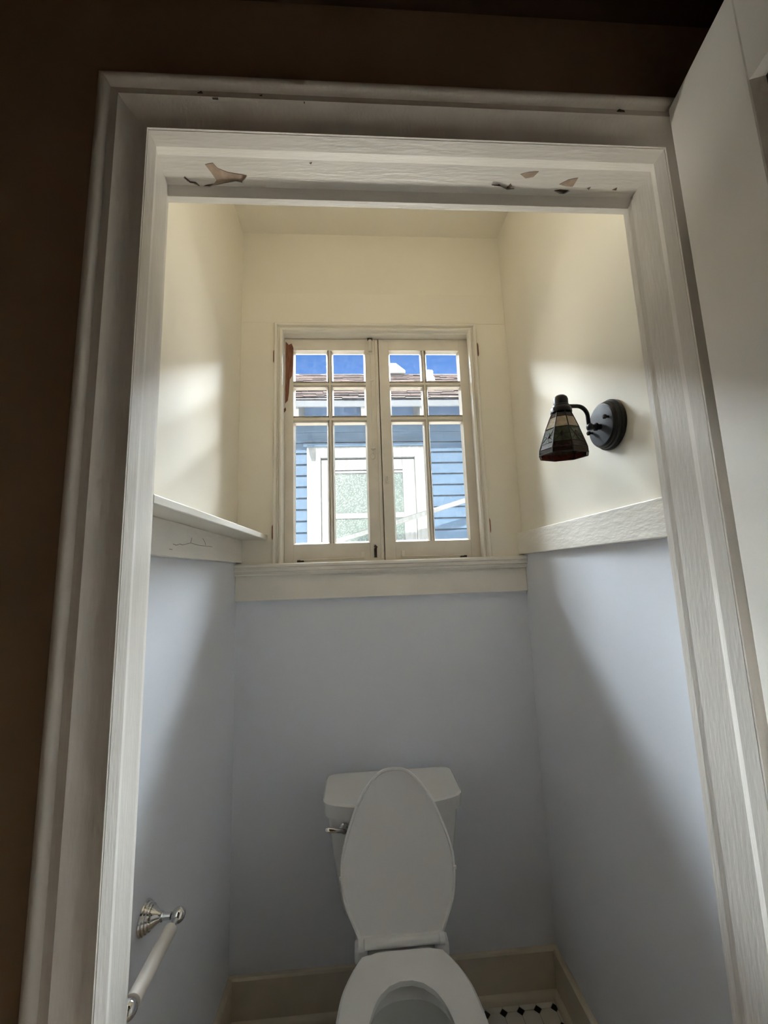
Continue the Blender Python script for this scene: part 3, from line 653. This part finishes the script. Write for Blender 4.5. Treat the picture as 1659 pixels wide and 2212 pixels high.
# mirror opening measured on the leaf
def on_leaf(x, y):
    d = FWD+(x-W_PX/2)/F_PX*RGT-(y-H_PX/2)/F_PX*UPV
    t = (HP-EYE).dot(nd)/d.dot(nd); p = EYE+d*t; return (p-HP).dot(ed), p.z
ma, mz = on_leaf(1618, 172)
MA0, MZ1 = ma, mz
def slab(a0, a1, z0, z1, d0=0.0, d1=0.035): return MB().loft([[dpt(a0, d0, z0), dpt(a1, d0, z0), dpt(a1, d1, z0), dpt(a0, d1, z0)], [dpt(a0, d0, z1), dpt(a1, d0, z1), dpt(a1, d1, z1), dpt(a0, d1, z1)]])
slab(0, MA0, 0.012, DZ1).build('stile', 'door', dr, bevel=0.003)
MA1, MZ0 = MA0+0.30, MZ1-0.46
slab(MA1, DW, 0.012, DZ1).build('stile', 'door', dr)
slab(MA0, MA1, MZ1, DZ1).build('rail', 'door', dr)
slab(MA0, MA1, 0.012, MZ0).build('rail', 'door', dr)
slab(MA0, MA1, MZ0, MZ1, 0.012, 0.026).build('mirror_panel', 'mirror', dr)['label'] = 'dark reflective panel set in the door'
bvl = MB()
for s0, s1 in ((MA0, MA0+0.010), (MA1, MA1-0.010)):
    bvl.loft([[dpt(s0, 0.001, MZ0), dpt(s1, 0.011, MZ0), dpt(s0, 0.011, MZ0)], [dpt(s0, 0.001, MZ1), dpt(s1, 0.011, MZ1), dpt(s0, 0.011, MZ1)]])
for z0, z1 in ((MZ1, MZ1-0.010), (MZ0, MZ0+0.010)):
    bvl.loft([[dpt(MA0, 0.001, z0), dpt(MA0, 0.011, z1), dpt(MA0, 0.011, z0)], [dpt(MA1, 0.001, z0), dpt(MA1, 0.011, z1), dpt(MA1, 0.011, z0)]])
bvl.build('panel_moulding', 'door', dr)
for zz in (0.25, 1.05, 1.85):
    MB().tube([dpt(-0.004, 0.016, zz-0.045), dpt(-0.004, 0.016, zz+0.045)], 0.005, 10).build('hinge', 'frame', dr, smooth=True)

# ------------------------------------------------------------------ outside: ground and the neighbouring house
YN = 3.75; GZ = 0.0
struct(MB().box(-9, 9, YO, 12, -0.3, GZ).build('ground', 'concrete'), 'pale concrete side yard between the houses')
nh = thing('neighbor_house', (0.1, YN, GZ), 'blue sided house with a pinkish shingle roof seen through the window', 'house')
NX0, NX1 = -4.2, 4.4
MB().box(NX0, NX1, YN+0.02, YN+4.6, GZ, 2.99).build('wall_core', 'sidingcore', nh)
CX0, CX1, CZ1 = -0.455, 0.668, 2.520          # window casing outside
IX0, IX1, IZ1 = -0.327, 0.560, 2.415          # casing inside
WB = 1.30
# lapped siding boards
EXP = 0.107
def board(x0, x1, zt, src={}):
    key = round(x1-x0, 3)
    prof = [(0.020, EXP-0.001), (0.008, EXP-0.001), (-0.004, EXP-0.010), (-0.008, 0.010), (-0.006, 0.008), (0.020, 0.008)]
    if key not in src:
        src[key] = MB().loft([[(x0, YN+a, zt-EXP+c) for a, c in prof], [(x1, YN+a, zt-EXP+c) for a, c in prof]]).build('siding_board', 'siding', nh, origin=(x0, YN, zt-EXP))
    else: inst(src[key], 'siding_board', (x0, YN, zt-EXP), nh)
z = 2.463+EXP
while z > GZ+0.05:
    if z-EXP > WB-0.16 and z-EXP < CZ1+0.0: board(NX0, CX0, z); board(CX1, NX1, z)
    else: board(NX0, NX1, z)
    z -= EXP
for z0, z1 in ((2.572, 2.668), (2.670, 2.790)):
    MB().box(NX0, NX1, YN-0.012, YN+0.03, z0, z1).build('frieze_board', 'siding', nh, bevel=0.003)
MB().box(NX0, NX1, YN-0.004, YN+0.03, 2.791, 2.985).build('eave_board', 'soffit', nh)
# its window
nwb = MB(); nwb.box(CX0, IX0, YN-0.030, YN+0.03, WB, CZ1); nwb.box(IX1, CX1, YN-0.030, YN+0.03, WB, CZ1); nwb.box(IX0, IX1, YN-0.030, YN+0.03, IZ1, CZ1)
nw = nwb.build('window', 'extwhite', nh, bevel=0.003); nw['label'] = 'white cased window of the house'
MB().box(CX0-0.03, CX1+0.03, YN-0.055, YN+0.03, CZ1, CZ1+0.030).build('drip_cap', 'siding', nw, bevel=0.004)
MB().box(CX0-0.04, CX1+0.04, YN-0.07, YN+0.03, WB-0.05, WB).build('sill', 'extwhite', nw, bevel=0.004)
GX0, GX1, GZ1 = -0.203, 0.443, 2.270
for x0, x1, z0, z1 in ((IX0, GX0, WB, IZ1-0.012), (GX1, IX1, WB, IZ1-0.012), (GX0, GX1, 2.300, IZ1-0.012), (GX0, GX1, GZ1, 2.292), (GX0, GX1, 1.839, 1.889), (GX0, GX1, WB, WB+0.07)):
    MB().box(x0, x1, YN-0.002, YN+0.025, z0, z1).build('sash_bar', 'extwhite', nw, bevel=0.003)
MB().box(GX0-0.005, GX1+0.005, YN+0.012, YN+0.018, 1.885, GZ1+0.005).build('pane', 'frost', nw)
MB().box(GX0-0.005, GX1+0.005, YN+0.014, YN+0.020, WB+0.06, 1.843).build('pane', 'frost', nw)
# roof: fascia, rafter tails, soffit, shingle courses
EY, EZ, SL, RUN = YN-0.40, 2.806, 0.60, 2.50
RN = math.sqrt(1+SL*SL)
rf = MB().loft([[(NX0, EY, EZ-0.02), (NX0, EY+RUN, EZ-0.02+SL*RUN), (NX0, EY+RUN, EZ+SL*RUN), (NX0, EY, EZ)], [(NX1, EY, EZ-0.02), (NX1, EY+RUN, EZ-0.02+SL*RUN), (NX1, EY+RUN, EZ+SL*RUN), (NX1, EY, EZ)]]).build('roof', 'soffit', nh)
MB().loft([[(NX0, EY+RUN, EZ+SL*RUN-0.02), (NX0, EY+2*RUN, EZ-0.02), (NX0, EY+2*RUN, EZ), (NX0, EY+RUN, EZ+SL*RUN)], [(NX1, EY+RUN, EZ+SL*RUN-0.02), (NX1, EY+2*RUN, EZ-0.02), (NX1, EY+2*RUN, EZ), (NX1, EY+RUN, EZ+SL*RUN)]]).build('rear_slope', 'shingle', rf)
MB().box(NX0, NX1, EY-0.022, EY, 2.756, EZ+0.004).build('fascia', 'fascia', nh, bevel=0.002)
for k, xt in enumerate((-3.29, -2.73, -2.17, -1.61, -1.055, -0.496, 0.077, 0.590, 1.16, 1.72, 2.28, 2.84, 3.4)):
    MB().loft([[(xt-0.02, EY+0.002, EZ-0.025), (xt+0.02, EY+0.002, EZ-0.025), (xt+0.02, EY+0.002, EZ-0.195), (xt-0.02, EY+0.002, EZ-0.195)], [(xt-0.02, YN, EZ-0.025+0.24), (xt+0.02, YN, EZ-0.025+0.24), (xt+0.02, YN, EZ-0.195+0.20), (xt-0.02, YN, EZ-0.195+0.20)]]).build('rafter_tail', 'extwhite', nh)
NC = 24; ce = RUN*RN/NC; sg = MB()
for c in range(NC):
    s0 = c*ce-0.03 if c == 0 else c*ce
    x = NX0+random.uniform(-0.2, 0)
    while x < NX1:
        w = random.uniform(0.16, 0.34); j = random.uniform(-0.006, 0.006); hh = 0.030+random.uniform(0, 0.018)
        a0, a1 = s0+j, (c+1)*ce+0.04
        def q(xx, s_, h): return (xx, EY+s_/RN-h*SL/RN, EZ+s_*SL/RN+h/RN)
        x0, x1 = max(x, NX0)+0.002, min(x+w, NX1)-0.002
        if x1 > x0: sg.add([q(x0, a0, hh-0.006), q(x1, a0, hh-0.006), q(x1, a0, hh), q(x0, a0, hh), q(x1, a1, 0.003), q(x0, a1, 0.003)], [(0, 1, 2, 3), (3, 2, 4, 5)])
        x += w
o = sg.build('shingle_courses', 'shingle', rf); o['kind'] = 'stuff'
MB().tube([(NX0, EY+RUN, EZ+SL*RUN+0.01), (NX1, EY+RUN, EZ+SL*RUN+0.01)], 0.03, 8).build('ridge_cap', 'shingle', rf)
# vent hood and pipe on the roof
def roof_z(y): return EZ+SL*(y-EY)
yv = EY+RUN-0.25; p = at(838, 812, 'y', yv); p2 = at(873, 812, 'y', yv); zt_ = at(838, 795, 'y', yv).z; zr0 = roof_z(yv)
hood = [(p.x-0.25, zr0), (p.x-0.25, zt_), (p.x+(p2.x-p.x)*0.45, zt_), (p2.x, zr0+0.05), (p2.x, zr0)]
MB().prism([(x, yv-0.15, z_) for x, z_ in hood], (0, 0.3, 0)).build('vent_hood', 'ventmetal', nh, bevel=0.01)
yp = EY+RUN*0.62; p = at(926, 820, 'y', yp)
MB().lathe([(0.10, roof_z(yp)-0.08-p.z), (0.075, 0.02), (0.06, 0.04), (0.06, at(926, 803, 'y', yp).z-p.z), (0.05, at(926, 803, 'y', yp).z-p.z)], p, (0, 0, 1), 16).build('vent_pipe', 'ventmetal', nh, smooth=True)
# sloping stair handrail in front of the house
YR = YN-0.25
ra, rb = at(722, 1168, 'y', YR), at(1003, 1079, 'y', YR); dd = (rb-ra)
hr = thing('stair_handrail', (ra.x-1.2*dd.x, YR, GZ), 'white sloping stair handrail in front of the house window', 'handrail')
e0, e1_ = ra-dd*1.2, rb+dd*0.9
def rsec(p): return [p+Vector((0, -0.03, -0.032)), p+Vector((0, 0.03, -0.032)), p+Vector((0, 0.03, 0.008)), p+Vector((0, -0.03, 0.008))]
MB().loft([rsec(e0), rsec(e1_)]).build('top_rail', 'extwhite', hr, bevel=0.004)
for pp in (e0+dd*0.02, e1_-dd*0.02):
    MB().box(pp.x-0.035, pp.x+0.035, YR-0.035, YR+0.035, GZ, pp.z-0.02).build('post', 'extwhite', hr, bevel=0.004)
